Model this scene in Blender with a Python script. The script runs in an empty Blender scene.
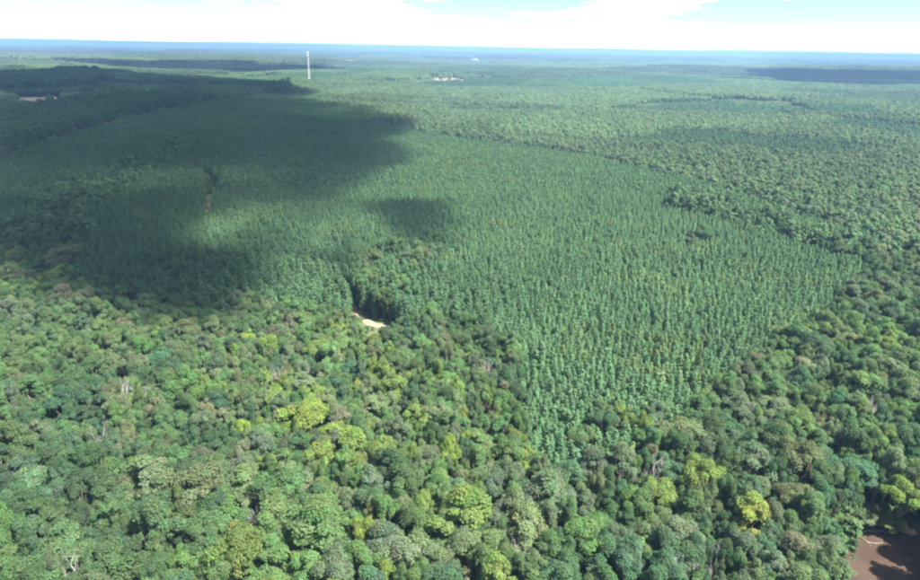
import bpy, math, random
import numpy as np
from mathutils import Matrix, Vector

R = math.radians
random.seed(7)
rng = np.random.default_rng(7)
SC = bpy.context.scene
COL = SC.collection

# ------------------------------------------------------------------ camera
CAM_H = 115.0
PITCH, ROLL, HFOV = 20.3, 0.95, 70.0
PW, PH = 920.0, 580.0                      # photograph's pixel frame, for reading positions off it
FPX = PW / 2 / math.tan(R(HFOV / 2))
cam_rot = Matrix.Rotation(R(90 - PITCH), 3, 'X') @ Matrix.Rotation(R(ROLL), 3, 'Z')
cd = bpy.data.cameras.new('camera')
cam = bpy.data.objects.new('camera', cd)
COL.objects.link(cam)
cam.matrix_world = Matrix.Translation((0, 0, CAM_H)) @ cam_rot.to_4x4()
cd.sensor_fit = 'HORIZONTAL'
cd.angle = R(HFOV)
cd.clip_start = 1.0
cd.clip_end = 120000
SC.camera = cam
CR = np.array(cam_rot)

# ------------------------------------------------------------------ light
SUN_EL, SUN_AZ = 57.0, 118.0                # azimuth clockwise from the view direction (+Y)
s_dir = np.array([math.cos(R(SUN_EL)) * math.sin(R(SUN_AZ)), math.cos(R(SUN_EL)) * math.cos(R(SUN_AZ)), math.sin(R(SUN_EL))])
w = bpy.data.worlds.new('World')
SC.world = w
w.use_nodes = True
nt = w.node_tree
nt.nodes.clear()
N = nt.nodes.new
L = nt.links.new
sky = N('ShaderNodeTexSky')
sky.sky_type = 'NISHITA'
sky.sun_disc = False
sky.sun_elevation = R(SUN_EL)
sky.sun_rotation = R(SUN_AZ)
sky.altitude = 100
sky.air_density = 0.44
sky.dust_density = 0.0
sky.ozone_density = 5.5
tc = N('ShaderNodeTexCoord')
sep = N('ShaderNodeSeparateXYZ')
L(tc.outputs['Generated'], sep.inputs[0])
zad = N('ShaderNodeMath'); zad.operation = 'ADD'; zad.inputs[1].default_value = 0.06
L(sep.outputs['Z'], zad.inputs[0])
dvx = N('ShaderNodeMath'); dvx.operation = 'DIVIDE'
dvy = N('ShaderNodeMath'); dvy.operation = 'DIVIDE'
L(sep.outputs['X'], dvx.inputs[0]); L(zad.outputs[0], dvx.inputs[1])
L(sep.outputs['Y'], dvy.inputs[0]); L(zad.outputs[0], dvy.inputs[1])
cmb = N('ShaderNodeCombineXYZ')
L(dvx.outputs[0], cmb.inputs[0]); L(dvy.outputs[0], cmb.inputs[1])
cn = N('ShaderNodeTexNoise')
cn.inputs['Scale'].default_value = 0.30
cn.inputs['Detail'].default_value = 7
cn.inputs['Roughness'].default_value = 0.6
ofs = N('ShaderNodeVectorMath'); ofs.inputs[1].default_value = (13.6, 3.4, 0)
L(cmb.outputs[0], ofs.inputs[0]); L(ofs.outputs[0], cn.inputs['Vector'])
rmp = N('ShaderNodeValToRGB')
rmp.color_ramp.elements[0].position = 0.49
rmp.color_ramp.elements[1].position = 0.84
L(cn.outputs['Fac'], rmp.inputs[0])
mx = N('ShaderNodeMix'); mx.data_type = 'RGBA'
mx.inputs['B'].default_value = (33.0, 33.6, 34.0, 1)
L(rmp.outputs['Color'], mx.inputs['Factor'])
L(sky.outputs[0], mx.inputs['A'])
bg = N('ShaderNodeBackground')
bg.inputs['Strength'].default_value = 0.051
L(mx.outputs['Result'], bg.inputs['Color'])
wo = N('ShaderNodeOutputWorld')
L(bg.outputs[0], wo.inputs['Surface'])

sd = bpy.data.lights.new('sun', 'SUN')
sd.energy = 4.2
sd.angle = R(0.6)
sd.color = (1.0, 0.955, 0.88)
sun = bpy.data.objects.new('sun', sd)
COL.objects.link(sun)
sun.rotation_euler = Vector(-s_dir).to_track_quat('-Z', 'Y').to_euler()
sun.location = (0, 0, 3000)

vs = SC.view_settings
vs.view_transform = 'Standard'
vs.look = 'None'
vs.exposure = 2.64
vs.gamma = 1.0
vs.use_curve_mapping = False
cy = SC.cycles
SC.render.engine = 'CYCLES'
cy.use_denoising = True
cy.max_bounces = 5
cy.diffuse_bounces = 3
cy.glossy_bounces = 2
cy.transmission_bounces = 3
cy.transparent_max_bounces = 8
cy.volume_bounces = 1
cy.sample_clamp_indirect = 4
cy.use_adaptive_sampling = False
cy.filter_width = 2.3                      # the drone's small lens is a little soft

# ------------------------------------------------------------------ pixels <-> places
def ground(px, py, z=0.0):
    """the place at height z that the photograph's pixel (px, py) looks at"""
    d = CR @ np.array([(px - PW / 2) / FPX, (PH / 2 - py) / FPX, -1.0])
    t = (z - CAM_H) / d[2]
    return np.array([d[0] * t, d[1] * t])

def pixel(P):
    """(n,3) places -> pixel x, pixel y, depth"""
    q = (np.asarray(P, float) - np.array([0, 0, CAM_H])) @ CR
    dep = -q[:, 2]
    dd = np.where(dep > 1, dep, 1)
    return PW / 2 + FPX * q[:, 0] / dd, PH / 2 - FPX * q[:, 1] / dd, dep

def poly(pts, z):
    return np.array([ground(x, y, z) for x, y in pts])

def inside(pg, x, y):
    x = np.asarray(x, float); y = np.asarray(y, float)
    r = np.zeros(x.shape, bool)
    j = len(pg) - 1
    for i in range(len(pg)):
        xi, yi = pg[i]; xj, yj = pg[j]
        if yi != yj:
            r ^= ((yi > y) != (yj > y)) & (x < (xj - xi) * (y - yi) / (yj - yi) + xi)
        j = i
    return r

def dist_poly(pg, x, y, closed=True):
    """distance to an outline"""
    x = np.asarray(x, float); y = np.asarray(y, float)
    best = np.full(x.shape, 1e9)
    n = len(pg)
    for i in range(n if closed else n - 1):
        a = pg[i]; b = pg[(i + 1) % n]
        ab = b - a
        t = np.clip(((x - a[0]) * ab[0] + (y - a[1]) * ab[1]) / max(ab @ ab, 1e-9), 0, 1)
        best = np.minimum(best, np.hypot(x - a[0] - t * ab[0], y - a[1] - t * ab[1]))
    return best

def smooth(a, b, v):
    t = np.clip((v - a) / (b - a), 0, 1)
    return t * t * (3 - 2 * t)

_lat = np.random.default_rng(11).random((256, 256))
def vnoise(x, y):
    x = np.asarray(x, float); y = np.asarray(y, float)
    xi = np.floor(x).astype(int); yi = np.floor(y).astype(int)
    fx = x - xi; fy = y - yi
    fx = fx * fx * (3 - 2 * fx); fy = fy * fy * (3 - 2 * fy)
    g = lambda a, b: _lat[a & 255, b & 255]
    return (g(xi, yi) * (1 - fx) + g(xi + 1, yi) * fx) * (1 - fy) + (g(xi, yi + 1) * (1 - fx) + g(xi + 1, yi + 1) * fx) * fy

def fbm(x, y, o=4):
    s = 0; a = 0.5; t = 0
    for k in range(o):
        s = s + a * vnoise(x * 2 ** k + 17.3 * k, y * 2 ** k + 5.7 * k); t += a; a *= 0.5
    return s / t

# ------------------------------------------------------------------ plan of the place
WATER_Z = -2.2
RIVER = poly([(838, 586), (846, 566), (856, 547), (861, 535), (870, 530), (882, 529), (897, 533), (918, 540), (934, 549),
              (938, 572), (944, 620), (960, 700), (1000, 900), (900, 900), (868, 720), (835, 640)], WATER_Z)
PINES = poly([(-160, 205), (0, 158), (60, 140), (130, 119), (210, 104), (290, 93), (325, 103), (420, 134), (560, 151),
              (690, 182), (800, 213), (888, 242), (880, 268), (835, 312), (775, 340), (735, 372), (690, 420), (640, 462),
              (600, 490), (548, 478), (522, 430), (512, 380), (505, 345), (470, 322), (430, 318), (385, 330), (340, 318), (300, 318),
              (250, 310), (200, 320), (150, 300), (95, 285), (50, 262), (0, 255), (-160, 262)], 10)
STRIPS = [  # bands of broadleaf trees that run through the pines: outline in the photo
    (poly([(668, 192), (690, 190), (740, 206), (800, 222), (890, 246), (885, 262), (830, 247), (760, 228), (700, 212), (668, 204)], 14), 0.75),
    (poly([(-60, 252), (0, 222), (60, 185), (120, 160), (190, 133), (200, 140), (150, 168), (110, 195), (90, 225), (60, 262), (0, 270)], 14), 0.58),
    (poly([(355, 262), (395, 235), (440, 232), (450, 245), (410, 275), (385, 300), (352, 300)], 14), 0.45),
    (poly([(690, 228), (712, 226), (714, 238), (692, 240)], 14), 0.6),
    (poly([(570, 400), (640, 395), (670, 420), (640, 480), (585, 480)], 14), 0.4),
]
TRACKS = [  # sandy tracks, as pixel runs on the ground
    [(210, 183), (209, 187), (213, 190), (220, 192), (214, 198), (209, 206), (207, 219)],
    [(253, 237), (262, 243), (276, 251), (290, 259), (304, 267), (320, 278), (336, 290), (346, 299)],
    [(346, 299), (351, 306), (357, 314), (365, 321), (374, 325), (384, 327), (394, 327)],
]
TRACKS_W = [np.array([ground(x, y, 0) for x, y in t]) for t in TRACKS]
# bare clearings seen between far stands: left, right, pixel row of the far edge, depth in metres, soil
CLEARINGS = [(430, 466, 78.5, 420, 'sand'), (460, 495, 75, 420, 'sand'), (14, 62, 99.5, 190, 'sand'), (78, 106, 98, 170, 'sand'),
             (136, 162, 91.5, 200, 'sand'), (40, 62, 71.5, 420, 'clay'), (470, 486, 58.5, 1500, 'field'), (498, 512, 57.5, 1500, 'field'),
             (845, 875, 69, 900, 'field'), (176, 200, 73, 330, 'field'), (258, 285, 74.5, 330, 'field'), (598, 612, 61, 1500, 'field'),
             (55, 75, 62, 1200, 'field'), (325, 360, 57.5, 1400, 'field'), (680, 700, 60, 1300, 'field')]
CLEAR_W = []
for (x0, x1, yb, dep, soil) in CLEARINGS:
    a = ground(x0, yb, 0); b = ground(x1, yb + 0.5, 0)
    u = lambda p: p / np.linalg.norm(p)
    dep *= {78.5: 1.02, 75: 1.42, 99.5: 1.45, 98: 1.4, 91.5: 1.35}.get(yb, 1.2)
    # a ragged outline, as felled land has
    loop = []
    for k in range(28):
        t = 2 * math.pi * k / 28
        f = 0.5 + 0.5 * math.copysign(abs(math.cos(t)) ** 0.6, math.cos(t)); e = 0.5 + 0.5 * math.copysign(abs(math.sin(t)) ** 0.6, math.sin(t))
        f += random.uniform(-0.10, 0.10); e += random.uniform(-0.12, 0.05)
        q = a * (1 - f) + b * f
        loop.append(q - u(q) * dep * (1 - e))
    CLEAR_W.append((np.array(loop), soil))

CUT = np.array([ground(x, y, 0) for x, y in ((-160, 214), (0, 165), (60, 147), (130, 125), (210, 109), (286, 98))])
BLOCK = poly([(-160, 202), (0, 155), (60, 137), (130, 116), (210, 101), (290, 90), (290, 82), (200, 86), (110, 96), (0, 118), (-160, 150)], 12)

def height(x, y):
    x = np.asarray(x, float); y = np.asarray(y, float)
    d = np.hypot(x, y)
    h = smooth(450, 1800, d) * 7 * (np.sin(x / 430 + 1.1) * np.cos(y / 560 + 0.4) + 0.6 * np.sin(x / 210 + y / 290))
    h = h + smooth(2500, 9000, d) * 34 * (fbm(x / 2600 + 3, y / 2600 + 9, 3) - 0.5)
    h = h + smooth(60, 400, d) * 1.5 * np.sin(x / 61 + 0.7) * np.cos(y / 74)
    near = d < 420
    if np.any(near):
        dr = dist_poly(RIVER, x, y)
        ins = inside(RIVER, x, y)
        sgn = np.where(ins, -dr, dr)
        h = h - np.where(near, 3.8 * smooth(7.0, -3.0, sgn), 0)
    return h

# ------------------------------------------------------------------ materials
def material(name):
    m = bpy.data.materials.new(name)
    m.use_nodes = True
    m.node_tree.nodes.clear()
    return m, m.node_tree.nodes.new, m.node_tree.links.new

def soil_mat(name, c1, c2, scale, rough=0.95, bump=0.0, c3=None):
    m, n, l = material(name)
    o = n('ShaderNodeOutputMaterial'); p = n('ShaderNodeBsdfPrincipled')
    p.inputs['Roughness'].default_value = rough
    p.inputs['Specular IOR Level'].default_value = 0.15
    g = n('ShaderNodeNewGeometry')
    t = n('ShaderNodeTexNoise'); t.inputs['Scale'].default_value = scale; t.inputs['Detail'].default_value = 8
    l(g.outputs['Position'], t.inputs['Vector'])
    r = n('ShaderNodeValToRGB')
    r.color_ramp.elements[0].position = 0.35; r.color_ramp.elements[0].color = (*c1, 1)
    r.color_ramp.elements[1].position = 0.65; r.color_ramp.elements[1].color = (*c2, 1)
    l(t.outputs['Fac'], r.inputs[0])
    src = r.outputs['Color']
    if c3:
        t2 = n('ShaderNodeTexNoise'); t2.inputs['Scale'].default_value = scale * 0.06; t2.inputs['Detail'].default_value = 5
        l(g.outputs['Position'], t2.inputs['Vector'])
        r2 = n('ShaderNodeValToRGB'); r2.color_ramp.elements[0].position = 0.46; r2.color_ramp.elements[1].position = 0.62
        l(t2.outputs['Fac'], r2.inputs[0])
        k = n('ShaderNodeMix'); k.data_type = 'RGBA'; k.inputs['B'].default_value = (*c3, 1)
        l(r2.outputs['Color'], k.inputs['Factor']); l(src, k.inputs['A']); src = k.outputs['Result']
    l(src, p.inputs['Base Color'])
    if bump:
        b = n('ShaderNodeBump'); b.inputs['Distance'].default_value = bump
        l(t.outputs['Fac'], b.inputs['Height']); l(b.outputs[0], p.inputs['Normal'])
    l(p.outputs[0], o.inputs[0])
    return m

M_FLOOR = soil_mat('forest_floor', (0.030, 0.050, 0.022), (0.055, 0.075, 0.032), 0.25, c3=(0.07, 0.085, 0.04))
M_SAND = soil_mat('sandy_soil', (0.11, 0.10, 0.075), (0.21, 0.18, 0.14), 0.5, bump=0.05)
M_TRACK = soil_mat('track_sand', (0.14, 0.115, 0.07), (0.27, 0.215, 0.145), 0.35, bump=0.05)
M_CLAY = soil_mat('clay_soil', (0.30, 0.19, 0.11), (0.38, 0.27, 0.15), 0.1)
M_FIELD = soil_mat('pale_field', (0.12, 0.15, 0.075), (0.24, 0.23, 0.14), 0.02)
M_MUD = soil_mat('muddy_sand', (0.17, 0.11, 0.07), (0.34, 0.25, 0.16), 0.9, bump=0.05)

def leaf_mat(name, mode, trans=0.48):
    m, n, l = material(name)
    o = n('ShaderNodeOutputMaterial')
    if mode == 'thing':
        oi = n('ShaderNodeObjectInfo'); tint = oi.outputs['Color']
    else:
        at = n('ShaderNodeAttribute'); at.attribute_type = 'INSTANCER'; at.attribute_name = 'tint'; tint = at.outputs['Color']
    lv = n('ShaderNodeAttribute'); lv.attribute_name = 'leaf'
    mu = n('ShaderNodeVectorMath'); mu.operation = 'MULTIPLY'
    l(tint, mu.inputs[0]); l(lv.outputs['Color'], mu.inputs[1])
    p = n('ShaderNodeBsdfPrincipled')
    p.inputs['Roughness'].default_value = 0.7
    p.inputs['Specular IOR Level'].default_value = 0.12
    l(mu.outputs[0], p.inputs['Base Color'])
    t = n('ShaderNodeBsdfTranslucent')
    sc = n('ShaderNodeVectorMath'); sc.operation = 'MULTIPLY'; sc.inputs[1].default_value = (1.25, 1.35, 0.7)
    l(mu.outputs[0], sc.inputs[0]); l(sc.outputs[0], t.inputs['Color'])
    mix = n('ShaderNodeMixShader'); mix.inputs[0].default_value = trans
    l(p.outputs[0], mix.inputs[1]); l(t.outputs[0], mix.inputs[2]); l(mix.outputs[0], o.inputs[0])
    return m

M_LEAF_T = leaf_mat('leaves', 'thing')
M_LEAF_S = leaf_mat('leaves_of_the_forest', 'stuff')
M_BARK = soil_mat('bark', (0.12, 0.095, 0.07), (0.24, 0.20, 0.16), 3.0)
M_DEAD = soil_mat('bleached_wood', (0.24, 0.22, 0.205), (0.37, 0.345, 0.325), 2.0)

M_DRIFT = soil_mat('driftwood', (0.20, 0.16, 0.125), (0.31, 0.26, 0.21), 2.0)

def plain(name, c, rough=0.5, metal=0.0):
    m, n, l = material(name)
    o = n('ShaderNodeOutputMaterial'); p = n('ShaderNodeBsdfPrincipled')
    g = n('ShaderNodeNewGeometry'); t = n('ShaderNodeTexNoise'); t.inputs['Scale'].default_value = 0.6; t.inputs['Detail'].default_value = 6
    l(g.outputs['Position'], t.inputs['Vector'])
    r = n('ShaderNodeValToRGB')
    r.color_ramp.elements[0].position = 0.3; r.color_ramp.elements[0].color = (*[v * 0.85 for v in c], 1)
    r.color_ramp.elements[1].position = 0.7; r.color_ramp.elements[1].color = (*c, 1)
    l(t.outputs['Fac'], r.inputs[0]); l(r.outputs[0], p.inputs['Base Color'])
    p.inputs['Roughness'].default_value = rough; p.inputs['Metallic'].default_value = metal
    l(p.outputs[0], o.inputs[0])
    return m
M_STEEL = plain('galvanised_steel', (0.5, 0.52, 0.54), 0.55, 0.1)
M_WHITE = plain('white_paint', (0.62, 0.63, 0.64), 0.5)

def water_mat():
    m, n, l = material('muddy_water')
    o = n('ShaderNodeOutputMaterial'); p = n('ShaderNodeBsdfPrincipled')
    p.inputs['Roughness'].default_value = 0.06
    p.inputs['IOR'].default_value = 1.33
    g = n('ShaderNodeNewGeometry')
    t = n('ShaderNodeTexNoise'); t.inputs['Scale'].default_value = 0.12; t.inputs['Detail'].default_value = 5
    l(g.outputs['Position'], t.inputs['Vector'])
    r = n('ShaderNodeValToRGB')
    r.color_ramp.elements[0].position = 0.35; r.color_ramp.elements[0].color = (0.038, 0.026, 0.020, 1)
    r.color_ramp.elements[1].position = 0.68; r.color_ramp.elements[1].color = (0.062, 0.044, 0.033, 1)
    l(t.outputs['Fac'], r.inputs[0]); l(r.outputs[0], p.inputs['Base Color'])
    t2 = n('ShaderNodeTexNoise'); t2.inputs['Scale'].default_value = 1.6; t2.inputs['Detail'].default_value = 4
    l(g.outputs['Position'], t2.inputs['Vector'])
    b = n('ShaderNodeBump'); b.inputs['Distance'].default_value = 0.04; b.inputs['Strength'].default_value = 0.5
    l(t2.outputs['Fac'], b.inputs['Height']); l(b.outputs[0], p.inputs['Normal'])
    l(p.outputs[0], o.inputs[0])
    return m
M_WATER = water_mat()

# ------------------------------------------------------------------ helpers
def mesh_from(name, verts, faces, mat=None):
    me = bpy.data.meshes.new(name)
    me.from_pydata([tuple(map(float, v)) for v in verts], [], [tuple(map(int, f)) for f in faces])
    if mat: me.materials.append(mat)
    me.update()
    return me

def link(name, me, parent=None, **props):
    o = bpy.data.objects.new(name, me)
    COL.objects.link(o)
    if parent: o.parent = parent
    for k, v in props.items(): o[k] = v
    return o

def tube(V, F, p0, p1, r0, r1, n=5, cap=True):
    p0 = np.array(p0, float); p1 = np.array(p1, float)
    d = p1 - p0; ln = np.linalg.norm(d)
    if ln < 1e-6: return
    d /= ln
    a = np.cross(d, [0, 0, 1.0] if abs(d[2]) < 0.9 else [1.0, 0, 0]); a /= np.linalg.norm(a); b = np.cross(d, a)
    s = len(V)
    for (p, r) in ((p0, r0), (p1, r1)):
        for k in range(n):
            t = 2 * math.pi * k / n
            V.append(p + r * (math.cos(t) * a + math.sin(t) * b))
    for k in range(n):
        F.append((s + k, s + (k + 1) % n, s + n + (k + 1) % n, s + n + k))
    if cap:
        F.append(tuple(s + n + k for k in range(n)))
        F.append(tuple(s + n - 1 - k for k in range(n)))

def leaf_mesh(name, P, Nn, size, aspect, colour, dirs=None, rs=None, three=False):
    """one small folded face per clump of leaves: P points, Nn normals"""
    n = len(P)
    g = rs
    Nn = Nn / np.linalg.norm(Nn, axis=1, keepdims=True)
    if dirs is None:
        dirs = g.normal(size=(n, 3))
    t = dirs - (dirs * Nn).sum(1, keepdims=True) * Nn
    t /= np.maximum(np.linalg.norm(t, axis=1, keepdims=True), 1e-6)
    b = np.cross(Nn, t)
    s = size.reshape(-1, 1)
    fold = g.uniform(0.1, 0.4, (n, 1))
    v = np.empty((n, 4, 3))
    v[:, 0] = P - t * s * aspect
    v[:, 1] = P + b * s * g.uniform(0.7, 1.1, (n, 1)) - Nn * s * fold
    v[:, 2] = P + t * s * aspect
    v[:, 3] = P - b * s * g.uniform(0.7, 1.1, (n, 1)) - Nn * s * fold
    idx = np.arange(n * 4).reshape(n, 4)
    if three:
        v = np.ascontiguousarray(v[:, [0, 1, 3]]); v[:, 0] = P + t * s * aspect
        tri = np.arange(n * 3).reshape(n, 3)
    else:
        tri = np.concatenate([idx[:, [0, 1, 2]], idx[:, [0, 2, 3]]], 1).reshape(-1, 3)
    nv = v.shape[1]
    me = bpy.data.meshes.new(name)
    me.vertices.add(n * nv); me.vertices.foreach_set('co', v.reshape(-1))
    me.loops.add(len(tri) * 3); me.loops.foreach_set('vertex_index', tri.reshape(-1).astype(np.int32))
    me.polygons.add(len(tri)); me.polygons.foreach_set('loop_start', np.arange(0, len(tri) * 3, 3, dtype=np.int32))
    at = me.attributes.new('leaf', 'FLOAT_COLOR', 'POINT')
    c = np.ones((n, nv, 4), np.float32); c[:, :, :3] = colour[:, None, :]
    at.data.foreach_set('color', c.reshape(-1))
    me.update(); me.validate()
    return me

def broadleaf(seed, nfaces, face, conical=0.0, lobes=13, flat=1.0, three=False):
    """crown about 10 m wide whose top is at 18 m; returns crown mesh, trunk mesh"""
    g = np.random.default_rng(seed)
    C = []; Rr = []
    lobes = int(lobes * 2.6)
    sx, sy = g.uniform(0.8, 1.2), g.uniform(0.8, 1.2)
    heads = [(g.uniform(-2, 2), g.uniform(-2, 2), g.uniform(-2.2, 1.6)) for _ in range(3)]     # a crown is a few heads of different height
    for k in range(lobes):
        a = k * 2.399963 + g.uniform(-0.9, 0.9)
        q = math.sqrt((k + 0.3) / lobes)
        rad = 4.6 * q * g.uniform(0.6, 1.12)
        x, y = rad * math.cos(a) * sx, rad * math.sin(a) * sy
        hd = min(heads, key=lambda h: (h[0] - x) ** 2 + (h[1] - y) ** 2)
        z = 14.6 + hd[2] - 5.4 * q ** 2.2 * g.uniform(0.2, 1.3) * flat + g.uniform(-1.8, 1.8) + conical * (1 - q) * 1.6
        C.append([x, y, min(z, 17.2)]); Rr.append(g.uniform(0.65, 1.6))
    C = np.array(C); Rr = np.array(Rr)
    lc = 1 + g.normal(0, 0.10, (lobes, 1)) + g.normal(0, 0.05, (lobes, 3))
    P = []; U = []; K = []
    got = 0
    pr = Rr ** 2 / (Rr ** 2).sum()
    while got < nfaces:
        k = g.choice(lobes, nfaces, p=pr)
        u = g.normal(size=(nfaces, 3)); u /= np.linalg.norm(u, axis=1, keepdims=True)
        u[:, 2] = np.where(g.random(nfaces) < 0.55, np.abs(u[:, 2]), u[:, 2])
        rr = Rr[k] * (1.28 - 0.62 * g.random(nfaces))
        p = C[k] + u * rr[:, None] * np.array([1, 1, 0.85])
        dd = np.linalg.norm(p[:, None, :] - C[None], axis=2) / Rr[None]
        dd[np.arange(nfaces), k] = 9
        ok = (dd.min(1) > 0.70) | (g.random(nfaces) < 0.12)
        P.append(p[ok]); U.append(u[ok]); K.append(k[ok]); got += ok.sum()
    P = np.concatenate(P)[:nfaces]; U = np.concatenate(U)[:nfaces]; K = np.concatenate(K)[:nfaces]
    cen = np.array([0, 0, 10.5])
    nn = U * 0.55 + 0.25 * (P - cen) / 5 + g.normal(0, 0.30, (nfaces, 3)) + np.array([0, 0, 0.5])
    colr = lc[K] * (1 + g.normal(0, 0.08, (nfaces, 1))) * (1 + g.normal(0, 0.04, (nfaces, 3)))
    cm = leaf_mesh('crown', P, nn, face * g.uniform(0.55, 1.25, nfaces), 1.15, np.clip(colr, 0.5, 1.6).astype(np.float32), rs=g, three=three)
    V = []; F = []
    tube(V, F, (0, 0, -0.6), (0.1, 0, 6.5), 0.36, 0.27, 7)
    tube(V, F, (0.1, 0, 6.5), (0, 0.15, 12.5), 0.27, 0.12, 6)
    for k in range(0, lobes, 2):
        z0 = g.uniform(5.5, 9.0)
        mid = C[k] * np.array([0.55, 0.55, 0]) + np.array([0, 0, (z0 + C[k][2]) / 2 - 0.2])
        tube(V, F, (0.08, 0.05, z0), mid, 0.15, 0.10, 5); tube(V, F, mid, C[k], 0.10, 0.04, 5)
    return cm, mesh_from('trunk', V, F, M_BARK)

def pine(seed, levels, per, face, R0=2.35, H=14.0, base=0.22):
    g = np.random.default_rng(seed)
    P = []; D = []; Nn = []; S = []
    for i in range(levels):
        t = i / (levels - 1)
        z = H * (base + (1 - base) * t)
        zj = 0.42 * (1 - t) + 0.12
        rad = R0 * (1 - t) ** 0.62 * (0.55 + 0.45 * min(1, t / 0.18)) + 0.12
        nb = max(3, int(per * (0.45 + 0.55 * (1 - t))))
        a0 = g.uniform(0, 7)
        for b in range(nb):
            a = a0 + 2 * math.pi * b / nb + g.uniform(-0.25, 0.25)
            ln = rad * g.uniform(0.75, 1.18)
            el = R(8 + 42 * t + g.uniform(-10, 10))
            d = np.array([math.cos(a) * math.cos(el), math.sin(a) * math.cos(el), math.sin(el)])
            for f in ((0.42, 0.78, 1.05) if rad > 0.9 else (0.6, 1.0)):
                p = np.array([0, 0, z + g.normal(0, zj)]) + d * ln * f + g.normal(0, 0.16, 3)
                P.append(p); D.append(d + g.normal(0, 0.25, 3)); Nn.append(np.array([-d[0] * 0.15, -d[1] * 0.15, 1.0]) + d * 0.45 + g.normal(0, 0.22, 3))
                S.append(face * g.uniform(0.7, 1.2) * (0.75 if f > 1 else 1))
    P.append(np.array([0, 0, H + 0.2])); D.append(np.array([0.05, 0, 1.0])); Nn.append(np.array([1.0, 0.2, 0])); S.append(face * 0.8)
    P = np.array(P); n = len(P)
    colr = (1 + g.normal(0, 0.12, (n, 1))) * (1 + g.normal(0, 0.03, (n, 3)))
    cm = leaf_mesh('crown', P, np.array(Nn), np.array(S), 1.3, np.clip(colr, 0.6, 1.5).astype(np.float32), dirs=np.array(D), rs=g)
    V = []; F = []
    tube(V, F, (0, 0, -0.5), (0, 0, H * 0.5), 0.17, 0.11, 6); tube(V, F, (0, 0, H * 0.5), (0, 0, H), 0.11, 0.02, 5)
    return cm, mesh_from('trunk', V, F, M_BARK)

def bare(seed, H=17.0):
    """leafless tree: trunk mesh and a crown mesh of limbs and twigs"""
    g = np.random.default_rng(seed)
    TV = []; TF = []; CV = []; CF = []
    tube(TV, TF, (0, 0, -0.6), (0.1, 0.05, H * 0.38), 0.30, 0.22, 7)
    tube(TV, TF, (0.1, 0.05, H * 0.38), (0.2, -0.1, H * 0.62), 0.22, 0.15, 6)
    def grow(p, d, ln, r, lev):
        for _ in range(2):
            q = p + d * ln * 0.5
            tube(CV, CF, p, q, r, r * 0.8, 4 if lev < 2 else 3, False)
            p = q; d = d + g.normal(0, 0.16, 3) + np.array([0, 0, 0.05]); d /= np.linalg.norm(d); r *= 0.8
            if lev < 4 and g.random() < 0.75:
                nd = d + g.normal(0, 0.55, 3); nd /= np.linalg.norm(nd); grow(p, nd, ln * 0.62, r * 0.66, lev + 1)
        if lev < 4:
            for _ in range(2):
                nd = d + g.normal(0, 0.5, 3); nd /= np.linalg.norm(nd); grow(p, nd, ln * 0.64, r * 0.72, lev + 1)
    for k in range(7):
        a = k * 2.4 + g.uniform(-0.3, 0.3); el = R(g.uniform(25, 62))
        z = H * (0.36 + 0.26 * k / 6)
        grow(np.array([0.12, 0, z]), np.array([math.cos(a) * math.cos(el), math.sin(a) * math.cos(el), math.sin(el)]), g.uniform(2.6, 3.8), 0.13, 1)
    return mesh_from('crown', CV, CF, M_DEAD), mesh_from('trunk', TV, TF, M_DEAD)

# ------------------------------------------------------------------ the setting
def add_ground():
    na, nr = 384, 230
    rad = np.concatenate([[0], 12 * (46000 / 12) ** (np.linspace(0, 1, nr) ** 1.0)])
    ang = np.linspace(0, 2 * math.pi, na, endpoint=False)
    X = (rad[1:, None] * np.cos(ang)[None]).ravel(); Y = (rad[1:, None] * np.sin(ang)[None]).ravel()
    Z = height(X, Y)
    V = np.concatenate([[[0, 0, 0]], np.stack([X, Y, Z], 1)])
    F = [(0, 1 + k, 1 + (k + 1) % na) for k in range(na)]
    for i in range(nr - 1):
        a = 1 + i * na; b = a + na
        F += [(a + k, b + k, b + (k + 1) % na, a + (k + 1) % na) for k in range(na)]
    me = mesh_from('ground', V, F, M_FLOOR)
    me.polygons.foreach_set('use_smooth', [True] * len(me.polygons))
    link('ground', me, kind='structure')
add_ground()

def sheet(name, outline, mat, lift, z=None, step=None):
    """a sheet laid over the ground inside an outline, cut into a grid so that it follows it"""
    mn = outline.min(0); mxx = outline.max(0)
    if z is not None:
        V = [(p[0], p[1], z) for p in outline]
        me = mesh_from(name, V, [tuple(range(len(V)))], mat)
    else:
        k = step or max((mxx - mn).max() / 40, 1.0)
        xs = np.arange(mn[0], mxx[0] + k, k); ys = np.arange(mn[1], mxx[1] + k, k)
        gx, gy = np.meshgrid(xs, ys)
        cx, cyy = gx[:-1, :-1] + k / 2, gy[:-1, :-1] + k / 2
        ok = inside(outline, cx, cyy)
        zz = height(gx.ravel(), gy.ravel()) + lift
        nx = len(xs)
        F = [(j * nx + i, j * nx + i + 1, (j + 1) * nx + i + 1, (j + 1) * nx + i) for j, i in zip(*np.nonzero(ok))]
        me = mesh_from(name, np.stack([gx.ravel(), gy.ravel(), zz], 1), F, mat)
    return link(name, me, kind='structure')

sheet('river_water', RIVER + (RIVER - RIVER.mean(0)) * 0.16, M_WATER, 0, z=WATER_Z)
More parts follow.
